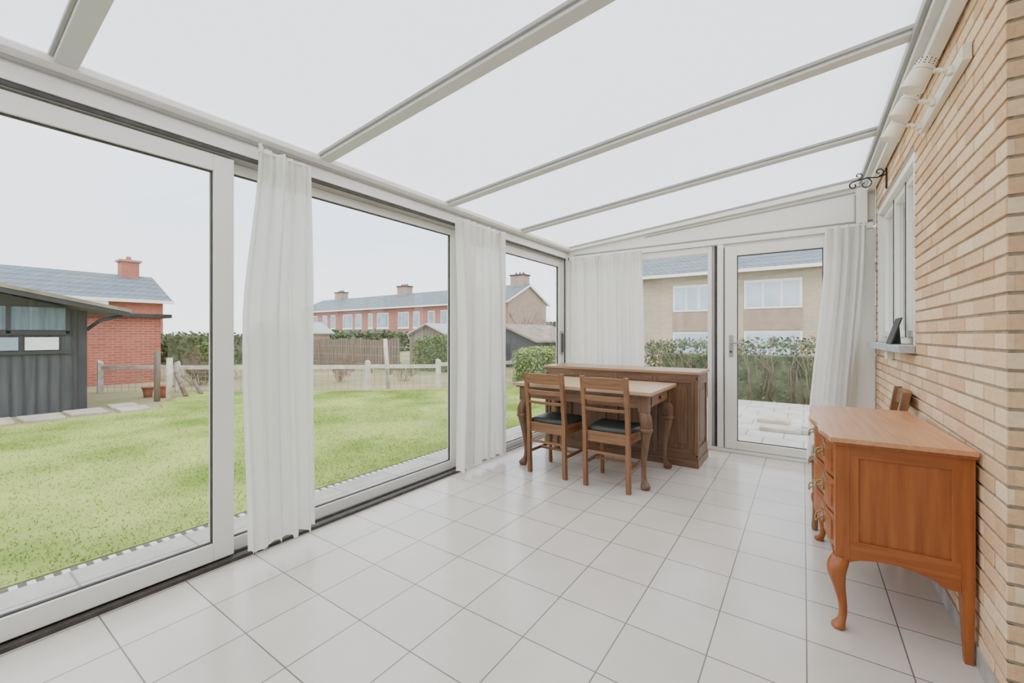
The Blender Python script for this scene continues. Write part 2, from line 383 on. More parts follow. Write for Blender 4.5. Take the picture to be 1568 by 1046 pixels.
# brick wall right
NY=1.96; OY0,OY1,OZ0,OZ1=3.29,4.76,1.14,2.26
b=MB()
for (y0,y1,z0,z1) in ((NY,OY0,0,2.62),(OY1,4.9,0,2.62),(OY0,OY1,0,OZ0),(OY0,OY1,OZ1,2.62)):
    b.box(WX+.007,WX+.30,y0+(0.007 if y0==NY else 0),y1,z0,z1,'mortar')
b.box(WX+.30,2.3,NY+.007,NY+.3,0,2.62,'mortar')
wr=b.build('wall_right')
b=MB(); CH=0.0605; LN=0.208
def bricks_run(a0,a1,z,row,fn):
    off=(LN/2 if row%2 else 0.0)
    p=a0-off
    while p<a1:
        s=max(p,a0); e=min(p+LN-0.010,a1)
        if e-s>0.02: fn(s,e,U(0,1))
        p+=LN
for row in range(43):
    z0=row*CH+.005; z1=z0+CH-0.011
    def fY(s,e,c):
        dx=U(-.0015,.0015)
        b.box(WX+dx,WX+.02,s,e,z0,z1,'brick',c)
    if z1>OZ0-.03 and z0<OZ1+.0:
        bricks_run(NY,OY0,z0,row,fY); bricks_run(OY1,4.80,z0,row,fY)
    else: bricks_run(NY,4.80,z0,row,fY)
    def fX(s,e,c):
        dy=U(-.0015,.0015)
        b.box(s,e,NY+dy,NY+.02,z0,z1,'brick',c)
    bricks_run(WX+.003,2.3,z0,row+1,fX)
    if z1>OZ0-.03 and z0<OZ1:
        b.box(WX+.003,WX+.10,OY0-.02,OY0+.004,z0,z1,'brick',U(0,1)); b.box(WX+.003,WX+.10,OY1-.004,OY1+.02,z0,z1,'brick',U(0,1))
b.build('bricks',parent=wr,bevel=0.002,segs=1,col=True)
b=MB(); b.box(WX-.007,WX+.001,NY-.007,4.80,0,0.075,'base'); b.box(WX+.001,2.3,NY-.007,NY+.001,0,0.075,'base'); b.build('baseboard_right',bevel=0.002)
b=MB(); b.box(2.3,2.4,-2.3,NY+.3,-.2,2.62,'white'); b.build('wall_side')
b=MB(); b.box(-2.7,2.4,-2.4,-2.3,-.2,2.66,'white'); b.build('wall_back')
# window in brick wall
b=MB(); xf0,xf1=WX+.004,WX+.095
t=0.045
b.box(xf0,xf1,OY0,OY0+t,OZ0,OZ1,'alu'); b.box(xf0,xf1,OY1-t,OY1,OZ0,OZ1,'alu'); b.box(xf0,xf1,OY0+t,OY1-t,OZ1-t,OZ1,'alu'); b.box(xf0+.05,xf1,OY0+t,OY1-t,OZ0,OZ0+t,'alu')
for (a,c) in ((OY0+t,OY0+.50),(OY0+.50,OY0+.95),(OY0+.95,OY1-t)):
    b.box(xf1-.055,xf1-.01,a,a+.045,OZ0+t,OZ1-t,'alu'); b.box(xf1-.055,xf1-.01,c-.045,c,OZ0+t,OZ1-t,'alu')
    b.box(xf1-.055,xf1-.01,a+.045,c-.045,OZ1-t-.045,OZ1-t,'alu'); b.box(xf1-.055,xf1-.01,a+.045,c-.045,OZ0+t,OZ0+t+.045,'alu')
    b.box(xf1-.060,xf1-.053,a-.006,a+.006,OZ0+t,OZ1-t,'gasket')
w6=b.build('window_6',bevel=0.003)
g=MB(); g.quad([(xf1-.03,OY0+t,OZ0+t),(xf1-.03,OY1-t,OZ0+t),(xf1-.03,OY1-t,OZ1-t),(xf1-.03,OY0+t,OZ1-t)],'glass2'); g.build('glass',parent=w6,fixn=False)
b=MB(); b.box(WX-.075,WX-.002,OY0-.05,4.70,1.095,OZ0-.001,'stone'); b.box(WX-.002,WX+.10,OY0+.006,4.70,1.10,OZ0-.001,'stone'); b.build('window_sill',bevel=0.004)

# ---------------------------------------------------------------- curtains
def sstep(t): 
    t=max(0,min(1,t)); return t*t*(3-2*t)
def curtain(name,top0,top1,bot0,bot1,zt,zb,folds,amp,seed,mid=None,knot=False):
    rnd=random.Random(seed); nu=folds*18; nv=44
    ws=[rnd.uniform(.5,1.5) for _ in range(folds)]; tot=sum(ws); cum=[0]
    for q in ws: cum.append(cum[-1]+q/tot)
    am=[rnd.uniform(.5,1.3) for _ in range(folds+1)]; dr=[rnd.uniform(-.9,.9) for _ in range(folds+1)]
    b=MB(); V=[]
    t0,t1,b0,b1=[Vector((*p,0)) for p in (top0,top1,bot0,bot1)]
    if mid: m0,m1=[Vector((*p,0)) for p in mid]
    nrm=(t1-t0).cross(Vector((0,0,1))).normalized()
    for j in range(nv+1):
        t=j/nv
        if mid:
            if t<.45: q=sstep(t/.45); A=t0.lerp(m0,q); B=t1.lerp(m1,q)
            else: q=sstep((t-.45)/.55); A=m0.lerp(b0,q); B=m1.lerp(b1,q)
        else:
            q=sstep(t); A=t0.lerp(b0,q); B=t1.lerp(b1,q)
        for i in range(nu+1):
            s=i/nu
            ki=0
            while ki<folds-1 and s>cum[ki+1]: ki+=1
            fr=(s-cum[ki])/(cum[ki+1]-cum[ki]); k=ki+fr
            a_=am[ki]*(1-fr)+am[ki+1]*fr; p_=dr[ki]*(1-fr)+dr[ki+1]*fr
            env=0.6+0.4*min(1,t*4)
            th=2*math.pi*k+p_*t*2.2
            wv=math.sin(th)+0.32*math.sin(2*th+seed+p_*3)+0.14*math.sin(3*th+5*t)
            gat=math.sin(2*math.pi*k*3+seed)*0.4*math.exp(-t*7)
            d=amp*(a_*env*wv+gat)+0.35*amp*math.sin(2.1*k+2.5*t+seed)
            sx=s+0.13/folds*math.sin(2*th)*(s*(1-s)*4)**.3+0.012*math.sin(2.7*t+s*5+seed)*t
            P=A.lerp(B,sx)+nrm*d
            z=zt+(zb-zt)*t
            if t>0.9: z+=0.012*math.sin(2*math.pi*k+1)*(t-.9)*10
            if t<.04: z+=0.008*math.sin(6*math.pi*k)*(1-t/.04)
            if knot: z+=0.03*math.exp(-((s-.06)/.12)**2)*max(0,1-t*8)
            V.append((P.x,P.y,z))
    b.v=V
    for j in range(nv):
        for i in range(nu):
            a=j*(nu+1)+i
            b.face([a,a+1,a+nu+2,a+nu+1],'curtain',True)
    ob=b.build(name,fixn=False)
    c=MB(); n0=top0;n1=top1
    c.tube([(n0[0],n0[1],zt-.012),(n1[0],n1[1],zt-.012)],0.006,'white')
    c.build('curtain_rail',parent=ob)
    return ob
curtain('curtain',(-2.40,1.08),(-2.40,1.37),(-2.34,1.01),(-2.37,1.38),2.20,0.075,5,0.040,3,mid=((-2.36,.99),(-2.38,1.37)),knot=True)
curtain('curtain',(-2.41,2.67),(-2.41,3.36),(-2.38,2.62),(-2.40,3.37),2.19,0.05,8,0.038,5,mid=((-2.40,2.68),(-2.40,3.34)))
curtain('curtain',(-2.36,4.72),(-1.49,4.73),(-2.36,4.72),(-1.47,4.73),2.16,0.06,11,0.036,8)
curtain('curtain',(0.16,4.71),(0.45,4.72),(0.02,4.66),(0.35,4.70),2.16,0.06,5,0.038,12)

# ---------------------------------------------------------------- dining table
def cabri(b,x,y,ztop,dx,dy,R0,k,sc_=1.0,foot=1.0):
    H=ztop; n=math.hypot(dx,dy); dx/=n; dy/=n
    prof=[(0,1.0,1.0),(.55,.90,1.15),(.75,.78,1.05),(.35,.58,.72),(-.15,.35,.52),(-.25,.20,.47),(0,.11,.52),(.45,.055,.85),(.5,.02,.85),(.4,0,.7)]
    pts=[(x+dx*o_*R0*sc_,y+dy*o_*R0*sc_,h_*H,r_*R0*(foot if h_<.1 else 1)) for (o_,h_,r_) in prof]
    b.leg(pts,k,seg=16,sq=0.25)
b=MB()
tx0,tx1,ty0,ty1=-2.20,-0.945,3.21,3.985
b.box(tx0,tx1,ty0,ty1,0.735,0.762,'tabtop'); b.box(tx0+.012,tx1-.012,ty0+.012,ty1-.012,0.722,0.735,'drkx')
b.box(tx0+.10,tx1-.10,ty0+.05,ty0+.07,0.625,0.722,'drkx'); b.box(tx0+.10,tx1-.10,ty1-.07,ty1-.05,0.625,0.722,'drkx')
b.box(tx0+.05,tx0+.07,ty0+.10,ty1-.10,0.625,0.722,'drky'); b.box(tx1-.07,tx1-.05,ty0+.10,ty1-.10,0.625,0.722,'drky')
b.box(tx1-.052,tx1-.042,ty0+.16,ty1-.16,0.64,0.712,'chry')
b.leg([(tx1-.03,(ty0+ty1)/2,0.66,.008),(tx1-.03,(ty0+ty1)/2,0.668,.016),(tx1-.03,(ty0+ty1)/2,0.684,.016),(tx1-.03,(ty0+ty1)/2,0.692,.008)],'brass',seg=10)
for (x,sx) in ((tx0+.075,-1),(tx1-.075,1)):
    for (y,sy) in ((ty0+.075,-1),(ty1-.075,1)):
        b.box(x-.038,x+.038,y-.038,y+.038,0.60,0.722,'drkz')
        cabri(b,x,y,0.60,sx,sy,0.040,'drkz',sc_=1.0,foot=1.05)
        b.leg([(x+sx*.016,y+sy*.016,.44,.036),(x+sx*.019,y+sy*.019,.452,.050),(x+sx*.019,y+sy*.019,.47,.050),(x+sx*.016,y+sy*.016,.482,.04)],'drkz',sq=.3)
b.build('dining_table',bevel=0.004)

# ---------------------------------------------------------------- chairs
def chair(cx,cy,rz):
    b=MB(); W=0.175; H=0.88
    def post(x):
        pts=[(0.012,0),(0.0,0.2),(0.0,0.45),(-0.02,0.65),(-0.055,H)]
        for i in range(len(pts)-1):
            (y0,z0),(y1,z1)=pts[i],pts[i+1]; hw=.0165; hd=.019
            b.hexa([(x-hw,y0-hd,z0),(x+hw,y0-hd,z0),(x+hw,y0+hd,z0),(x-hw,y0+hd,z0)],[(x-hw,y1-hd,z1),(x+hw,y1-hd,z1),(x+hw,y1+hd,z1),(x-hw,y1+hd,z1)],'chrz')
    post(-W); post(W)
    def yb(z):
        return -0.02+(-0.035)*(z-.65)/.23 if z>.65 else -0.02*(z-.45)/.20
    def slat(z0,z1,th,bow,over=0.0,arch=0.0):
        N=10; rg=[]
        for i in range(N+1):
            s=-1+2*i/N; x=s*(W-.012+over); dy=-bow*(1-s*s); ar=arch*(1-s*s)
            ym=yb((z0+z1)/2)
            rg.append([(x,ym+dy-th/2,z0),(x,ym+dy+th/2,z0),(x,ym+dy+th/2+(-0.01),z1+ar),(x,ym+dy-th/2-.01,z1+ar)])
        b.rings(rg,'chrx',smooth=False)
    slat(.785,.868,.022,.018,over=.012,arch=.008)
    slat(.69,.73,.016,.016); slat(.61,.635,.016,.014)
    b.prism([(-.185,-.005),(.185,-.005),(.205,.385),(-.205,.385)],'z',.415,.445,'chrx')
    rg=[]
    for (z,s) in ((.445,1.0),(.458,1.0),(.472,.97),(.480,.88),(.482,.6)):
        rg.append([(px*s,.19+(py-.19)*s,z) for (px,py) in ((-.17,.02),(-.06,.012),(.06,.012),(.17,.02),(.19,.19),(.19,.365),(.06,.375),(-.06,.375),(-.19,.365),(-.19,.19))])
    b.rings(rg,'leather')
    b.box(-.17,.17,.0,.018,.36,.415,'chrx'); b.box(-.175,.175,.355,.373,.36,.415,'chrx')
    b.box(-.178,-.162,.0,.36,.36,.415,'chry'); b.box(.162,.178,.0,.36,.36,.415,'chry')
    for x in (-.18,.18):
        b.leg([(x,.355,.415,.022),(x,.355,.37,.024),(x,.357,.25,.018),(x,.36,.10,.015),(x,.362,.03,.017),(x,.363,0,.014)],'chrz',seg=12,sq=.5)
        b.box(x-.009,x+.009,.01,.35,.17,.195,'chry')
    b.box(-.175,.175,.18,.197,.172,.193,'chrx'); b.box(-.165,.165,-.004,.012,.27,.292,'chrx')
    return b.build('dining_chair',loc=(cx,cy,0),rz=rz,bevel=0.004)
chair(-1.80,3.115,math.radians(-2)); chair(-1.255,3.09,0.0)
chair(0.425,3.36,math.radians(88))

# ---------------------------------------------------------------- sideboard behind the table
b=MB(); sx0,sx1,sy0,sy1=-2.34,-0.79,4.06,4.50
b.box(sx0,sx1,sy0,sy1,0.09,0.815,'drkz')
b.box(sx0-.02,sx1+.02,sy0-.02,sy1+.01,0.0,0.07,'drkx'); b.box(sx0-.012,sx1+.012,sy0-.012,sy1+.005,0.07,0.095,'drkx')
b.box(sx0-.025,sx1+.03,sy0-.03,sy1+.015,0.84,0.865,'bartop'); b.box(sx0-.012,sx1+.015,sy0-.015,sy1+.005,0.815,0.84,'drkx')
for (a,c) in ((sy0,sy0+.06),(sy1-.06,sy1)): b.box(sx1,sx1+.012,a,c,.095,.815,'drkz')
b.box(sx1,sx1+.012,sy0+.06,sy1-.06,.74,.815,'drky'); b.box(sx1,sx1+.012,sy0+.06,sy1-.06,.095,.17,'drky'); b.box(sx1,sx1+.008,sy0+.10,sy1-.10,.22,.69,'drkz')
n=4; wd=(sx1-sx0)/n
for i in range(n):
    a=sx0+i*wd; c=a+wd
    b.box(a,a+.045,sy0-.014,sy0,.095,.815,'drkz'); b.box(c-.045,c,sy0-.014,sy0,.095,.815,'drkz')
    b.box(a+.045,c-.045,sy0-.014,sy0,.76,.815,'drkx'); b.box(a+.045,c-.045,sy0-.014,sy0,.095,.16,'drkx')
    b.box(a+.08,c-.08,sy0-.010,sy0,.20,.72,'drkz')
for x in (sx0+.005,sx1-.005):
    b.leg([(x,sy0-.01,.12,.022),(x,sy0-.01,.18,.026),(x,sy0-.01,.3,.018),(x,sy0-.01,.6,.022),(x,sy0-.01,.72,.017),(x,sy0-.01,.79,.026)],'drkz')
b.build('sideboard',bevel=0.003)

# ---------------------------------------------------------------- chest of drawers
b=MB(); D=0.400; W=0.89; T=0.755; Bz=0.285
def fx(y,amp=0.028):
    s=y/W
    return -amp*(0.5-0.5*math.cos(2*math.pi*s*1.0))*1.0+0.008*math.cos(6*math.pi*s)
def frontpoly(y0,y1,off,back,amp=0.028,N=18):
    P=[(fx(y0+(y1-y0)*i/N,amp)+off,y0+(y1-y0)*i/N) for i in range(N+1)]
    return P+[(back,y1),(back,y0)]
N=26
def toppoly(ov):
    P=[(fx(W*i/N)-ov,-ov+(W+2*ov)*i/N) for i in range(N+1)]
    return P+[(D+.003,W+ov),(D+.003,-ov)]
b.prism(toppoly(.028),'z',T+.012,T+.03,'oaktop'); b.prism(toppoly(.018),'z',T,T+.012,'oaky')
b.prism(frontpoly(.02,W-.02,.022,D-.01),'z',Bz+.05,T,'oaky')
rows=[(T-.155,T-.015),(T-.305,T-.167),(T-.445,T-.317)]
for (za,zb) in rows:
    b.prism(frontpoly(.05,W-.05,.0,.05),'z',za,zb,'oaky')
    b.prism(frontpoly(.075,W-.075,-.006,.05),'z',za+.022,zb-.022,'oaky')
    for yy in (.22,W-.22):
        xx=fx(yy)-.012; zc=(za+zb)/2
        b.box(xx-.002,xx+.008,yy-.045,yy+.045,zc-.012,zc+.022,'brass')
        b.tube([(xx,yy-.035,zc+.008),(xx-.018,yy-.036,zc+.002),(xx-.024,yy-.025,zc-.016),(xx-.025,yy,zc-.022),(xx-.024,yy+.025,zc-.016),(xx-.018,yy+.036,zc+.002),(xx,yy+.035,zc+.008)],.0035,'brass',seg=8)
P=[(.03,T-.45)]
for i in range(21):
    s=i/20; P.append((.03+(W-.06)*s, Bz+.005+.035*abs(math.sin(2*math.pi*s))**.8))
P.append((W-.03,T-.45)); b.prism(P,'x',-.004,.02,'oaky')
for (ya,yb_,yp0,yp1) in ((0,.022,.008,.016),(W-.022,W,W-.016,W-.008)):
    b.box(0.045,D-.035,ya,yb_,T-.05,T,'oakx')
    b.box(.045,D-.035,yp0,yp1,Bz+.04,T-.05,'oakz')
    lo=[]
    for i in range(21):
        s=i/20; lo.append((.045+(D-.08)*s, Bz-.012+.040*(math.sin(math.pi*min(1,s*1.15+0.02)))**.6 -.012*s))
    P=lo+[(D-.035,Bz+.085),(.045,Bz+.085)]
    b.prism(P,'y',ya,yb_,'oakx')
    b.box(.045,.075,ya,yb_,Bz+.085,T-.05,'oakz'); b.box(D-.06,D-.035,ya,yb_,Bz+.085,T-.05,'oakz')
for (y,sy) in ((.022,-1),(W-.022,1)):
    b.box(.0,.046,y-.024,y+.024,Bz-.005,T,'oakz')
    cabri(b,.022,y,Bz+.01,-1,sy,.030,'oakz',sc_=1.1,foot=.9)
    b.hexa([(D-.022,y-.010,0),(D+.001,y-.010,0),(D+.001,y+.012,0),(D-.022,y+.012,0)],[(D-.036,y-.022,.32),(D+.002,y-.022,.32),(D+.002,y+.022,.32),(D-.036,y+.022,.32)],'oakz')
    b.box(D-.036,D+.002,y-.022,y+.022,.32,T,'oakz')
b.build('chest_of_drawers',loc=(.107,2.17,0),rz=math.radians(2.8),bevel=0.003)

# ---------------------------------------------------------------- wall spotlight
b=MB()
b.box(WX-.028,WX-.002,2.27,2.98,2.235,2.295,'lampw')
for yy in (2.40,2.68,2.95):
    b.leg([(WX-.03,yy,2.25,.016),(WX-.03,yy,2.28,.016)],'lampw',seg=12)
    b.tube([(WX-.03,yy,2.27),(WX-.055,yy,2.272),(WX-.062,yy+.01,2.285),(WX-.085,yy+.02,2.29)],.010,'lampw')
    c=Vector((WX-.118,yy+.03,2.292)); d=Vector((-.42,.0,-.90)).normalized()
    p=[c-d*.068,c-d*.066,c-d*.056,c-d*.015,c+d*.040,c+d*.062,c+d*.060,c+d*.012]
    r=[.010,.026,.035,.038,.041,.043,.039,.030]
    b.tube(p,r,'lampw',seg=24)
    b.tube([c+d*.020,c+d*.038,c+d*.042],[.030,.030,.008],'alu_d',seg=18)
    u_=Vector((0,1,0)).cross(d).normalized(); v_=d.cross(u_)
    b.tube([c-d*.0155,c-d*.0125],[.0387,.0389],'alu_d',seg=24)
    for a in range(14):
        for q in range(3):
            an=a*2*math.pi/14
            dirv=(u_*math.cos(an)+v_*math.sin(an))
            pp=c-d*(.034+.010*q)+dirv*(.0372-.0006*q)
            b.tube([pp-dirv*.002,pp+dirv*.0012],.0028,'gasket',seg=6)
b.build('spotlight_bar',bevel=0.003)

# scroll bracket
b=MB()
def spiral(cx,cz,r0,r1,a0,a1,y,n=24):
    return [(cx+(r0+(r1-r0)*i/n)*math.cos(a0+(a1-a0)*i/n),y,cz+(r0+(r1-r0)*i/n)*math.sin(a0+(a1-a0)*i/n)) for i in range(n+1)]
y=4.2
b.tube([(WX-.008,y,2.455),(WX-.008,y,2.40),(WX-.008,y,2.30)],.006,'iron',seg=8)
b.tube([(WX-.006,y,2.41),(WX-.06,y,2.395),(WX-.12,y,2.405),(WX-.20,y,2.39)]+spiral(WX-.20,2.36,.03,.008,math.pi/2,math.pi*2.3,y),.005,'iron',seg=8)
b.tube(spiral(WX-.05,2.435,.03,.008,-math.pi/2,math.pi*1.6,y),.004,'iron',seg=8)
b.tube(spiral(WX-.13,2.36,.045,.010,math.pi/2,-math.pi*1.4,y),.004,'iron',seg=8)
b.tube(spiral(WX-.17,2.43,.026,.008,-math.pi/2,math.pi*1.4,y),.004,'iron',seg=8)
b.build('wrought_iron_bracket')

# items at sill
b=MB()
b.hexa([(WX-.066,3.56,1.141),(WX-.066,3.76,1.141),(WX-.058,3.76,1.141),(WX-.058,3.56,1.141)],[(WX-.016,3.56,1.31),(WX-.016,3.76,1.31),(WX-.008,3.76,1.31),(WX-.008,3.56,1.31)],'iron')
b.prism([(WX-.060,1.141),(WX-.014,1.29),(WX-.006,1.141)],'y',3.64,3.655,'iron')
b.build('photo_frame',bevel=0.002)
b=MB(); b.box(WX-.035,WX-.002,3.95,4.05,1.03,1.085,'lampw'); b.box(WX-.038,WX-.035,3.965,4.035,1.04,1.075,'white'); b.build('junction_box',bevel=0.004)

# ---------------------------------------------------------------- outdoors
GZ=-0.10
b=MB(); b.box(-160,60,-60,160,GZ-.5,GZ-.02,'ground'); b.build('garden_ground')
b=MB()
outline=[(-3.36,-7),(-3.36,8.6),(-6.3,8.6),(-7.1,7.4),(-8.1,6.3),(-9.9,4.9),(-11.4,3.7),(-9.9,2.75),(-9.3,2.6),(-9.1,-7)]
b.prism(outline,'z',GZ-.02,GZ+.01,'lawn'); lawn=b.build('lawn')
def inlawn(x,y):
    if x>-3.38: return False
    c=False;n=len(outline);j=n-1
    for i in range(n):
        xi,yi=outline[i];xj,yj=outline[j]
        if (yi>y)!=(yj>y) and x<(xj-xi)*(y-yi)/(yj-yi)+xi: c=not c
        j=i
    return c
b=MB(); cnt=0
while cnt<70000:
    d_=U(0,1)**1.3*7.5; x=-3.38-d_; y=U(-0.5,8.6)
    cnt+=1
    if not inlawn(x,y): continue
    a=U(0,6.28); h=U(.006,.022); wv=U(.003,.006); lx=U(-.016,.016); ly=U(-.016,.016)
    n=len(b.v); ca,sa=math.cos(a)*wv,math.sin(a)*wv
    b.v+=[(x-ca,y-sa,GZ+.008),(x+ca,y+sa,GZ+.008),(x+lx,y+ly,GZ+.01+h)]
    b.face([n,n+1,n+2],'blade')
b.build('grass_blades',parent=lawn,fixn=False)
b=MB(); b.box(-3.20,-2.71,-7,6.0,GZ-.05,GZ+.045,'concrete'); b.build('concrete_edging',bevel=.004)
b=MB(); b.box(-3.34,-3.205,-7,9,GZ-.05,GZ+.012,'soil')
y=-1.5
while y<6.5:
    b.box(-3.30,-3.235,y,y+.030,GZ+.012,GZ+.024,'grate'); y+=.062
b.build('drain_channel')
b=MB(); b.box(-2.70,4,4.96,9.2,GZ-.02,-.05,'patio'); b.build('patio')
b=MB()
for (x,y,s,t_) in ((-.25,6.5,.45,0),(.18,6.85,.4,.05),(-.35,7.1,.4,0)):
    b.box(x-s/2,x+s/2,y-.14,y+.14,-.05,-.0,'flag')
b.box(-.1,.35,6.4,6.46,-.05,.01,'stone')
b.build('paving_slab',bevel=.006)
b=MB()
for i in range(8):
    y=1.75-i*.52
    s=U(.23,.25); xx=-9.85+U(-.12,.08)
    b.prism([(xx-s*1.3,y-s*.95),(xx+s*1.2,y-s*.9),(xx+s*1.4,y+s*.9),(xx-s*1.2,y+s*.95)],'z',GZ-.02,GZ+.02,'flag')
for (xx,y,s) in ((-9.7,2.3,.24),(-10.3,2.3,.22)):
    b.prism([(xx-s*1.2,y-s*.8),(xx+s*1.1,y-s*.9),(xx+s*1.2,y+s*.7),(xx-s*.9,y+s*.9)],'z',GZ-.02,GZ+.02,'flag')
b.build('stepping_stones',bevel=.008)

# shed on the left
b=MB(); X0,X1=-13.5,-10.45; Y0,Y1=-2.4,1.82
b.prism([(Y0,GZ-.05),(Y1,GZ-.05),(Y1,1.62),(-.3,2.16),(Y0,1.62)],'x',X0,X1,'shed')
for y in [Y0+.14*i for i in range(1,30)]:
    b.box(X1,X1+.012,y,y+.02,GZ,1.6,'shedd')
b.box(X1+.01,X1+.05,Y1-.09,Y1+.02,GZ,1.62,'shedd')
b.box(X1+.012,X1+.03,.35,1.6,1.28,1.66,'shedg'); b.box(X1+.012,X1+.03,-1.4,.2,1.28,1.85,'shedg')
for y in (.30,.92,1.58): b.box(X1+.02,X1+.045,y,y+.05,1.22,1.66,'shedd')
b.box(X1+.02,X1+.045,-1.4,1.65,1.20,1.27,'shedd'); b.box(X1+.02,X1+.045,.15,1.65,.60+.28,.93,'shedd')
b.box(X1+.012,X1+.03,.5,1.05,.95,1.16,'wing'); b.box(X1+.012,X1+.03,1.12,1.5,.95,1.16,'winw')
b.box(X1+.01,X1+.05,.33,.42,GZ,.88,'shedd'); b.tube([(X1+.05,.55,.72),(X1+.09,.55,.72),(X1+.09,.66,.72)],.012,'alu',seg=8); b.box(X1+.02,X1+.05,.52,.58,.58,.78,'alu')
def slab(p,q,th,x0,x1,k): b.prism([(p[0],p[1]),(q[0],q[1]),(q[0],q[1]+th),(p[0],p[1]+th)],'x',x0,x1,k)
slab((-.3,2.18),(2.35,1.60),.06,X0-.2,X1+.45,'felt'); slab((-2.9,1.60),(-.3,2.18),.06,X0-.2,X1+.45,'felt')
slab((-.3,2.10),(2.32,1.53),.07,X1+.38,X1+.44,'shedd'); slab((-2.9,1.53),(-.3,2.10),.07,X1+.38,X1+.44,'shedd')
b.tube([(X1+.3,2.25,1.55),(X1+.3,1.95,1.45),(X1+.02,1.85,1.30)],.03,'shedd',seg=8)
b.build('garden_shed')
# red brick annex
b=MB(); b.box(-19,-15,-1,4.15,-.6,1.68,'redb'); b.box(-19.2,-14.8,-1.2,4.35,1.68,1.78,'shedd')
b.build('brick_annex')
# bungalow left
b=MB()
b.prism([(-36,-1),(-30,-1),(-30,3.2),(-33,4.6),(-36,3.2)],'y',-14,8.4,'redb')
def roofY(b,xr,zr_,xe,ze,y0,y1,k,th=.12):
    for x in xe: b.prism([(xr,zr_),(x,ze),(x,ze+th),(xr,zr_+th)],'y',y0,y1,k)
roofY(b,-33,4.62,(-36.5,-29.5),3.02,-14.3,8.7,'slate'); b.box(-29.55,-29.40,-14.3,8.75,2.95,3.12,'winw')
b.box(-33.4,-32.6,7.2,8.0,4.3,5.55,'redb'); b.box(-33.5,-32.5,7.1,8.1,5.5,5.62,'brownb'); b.leg([(-33,7.6,5.6,.14),(-33,7.6,5.85,.11)],'redb',seg=10)
b.box(-30.0,-29.95,3.0,5.6,1.6,2.75,'winw'); b.box(-29.96,-29.92,3.1,5.5,1.7,2.65,'wing'); b.box(-29.5,-29.46,1.5,6.0,2.72,2.96,'winw')
b.build('bungalow')
# terrace row
b=MB(); XA,XB=-66,-25.5; YA,YB=36,44
b.prism([(YA,-2),(YB,-2),(YB,4.9),(40,6.75),(YA,4.9)],'x',XA,XB,'redbf')
b.prism([(YA+.02,-2),(YB-.02,-2),(YB-.02,4.9),(40,6.75),(YA+.02,4.9)],'x',XB,XB+.05,'brownb')
for (yy) in (YA-.5,YB+.5):
    b.prism([(40,6.8),(yy,4.72),(yy,4.86),(40,6.98)],'x',XA-.3,XB+.25,'slate')
    b.prism([(40,6.66),(yy,4.58),(yy,4.76),(40,6.86)],'x',XB+.2,XB+.34,'winw')
b.box(XA,XB+.2,YA-.62,YA-.45,4.6,4.78,'winw')
for x in (-61,-46,-26.6):
    b.box(x-.9,x+.9,39.4,40.6,6.3,7.9,'brownb'); b.box(x-1.0,x+1.0,39.3,40.7,7.9,8.05,'shedd')
    for q in (-.5,0,.5): b.leg([(x+q,40,8.0,.14),(x+q,40,8.35,.12)],'redbf',seg=8)
x=XA+1; i=0
pat=[2.0,1.1,1.1,1.1,2.2,1.3,0.9,2.3]
while x<XB-2.5:
    wv=pat[i%8]
    for (z0,z1) in ((2.1,4.1),(-.6,1.2)):
        b.box(x,x+wv,YA-.06,YA,z0,z1,'winw')
        nn=3 if wv>1.5 else 1
        for q in range(nn):
            a=x+.1+q*(wv-.1)/nn; b.box(a,a+(wv-.1)/nn-.1,YA-.09,YA-.05,z0+.12,z1-.12,'wing')
    b.box(x-.05,x+wv+.05,YA-.12,YA,1.98,2.1,'winw')
    x+=wv+(.8,1.5,1.0,1.9)[i%4]; i+=1
b.build('terraced_houses')
# neighbour house behind the end wall
b=MB(); YN=27
b.box(-14,9,YN,YN+8,-.5,4.95,'beige')
b.prism([(YN-.6,4.75),(YN+4,7.1),(YN+8.6,4.75),(YN+8.6,4.9),(YN+4,7.3),(YN-.6,4.92)],'x',-14.5,9.5,'slate')
b.box(-14.4,9.4,YN-.72,YN-.58,4.68,4.86,'winw')
for (x0,x1,z0,z1,nn) in ((-2.75,-.05,2.65,4.25,3),(-6.6,-4.35,2.6,4.2,3),(-10.5,-9.2,2.6,4.2,2),(2.0,4.4,2.65,4.25,3)):
    b.box(x0,x1,YN-.08,YN,z0,z1,'winw')
    for q in range(nn):
        a=x0+.12+q*(x1-x0-.12)/nn; b.box(a,a+(x1-x0-.12)/nn-.12,YN-.11,YN-.07,z0+.15,z1-.15,'wingb')
    b.box(x0,x1,YN-.06,YN,z0-1.15,z0-.05,'brownb')
    b.box(x0,x1,YN-.09,YN-.0,z0-1.95,z0-1.25,'winw'); b.box(x0+.1,x1-.1,YN-.12,YN-.08,z0-3.0,z0-1.3,'wingb')
b.build('neighbour_house')

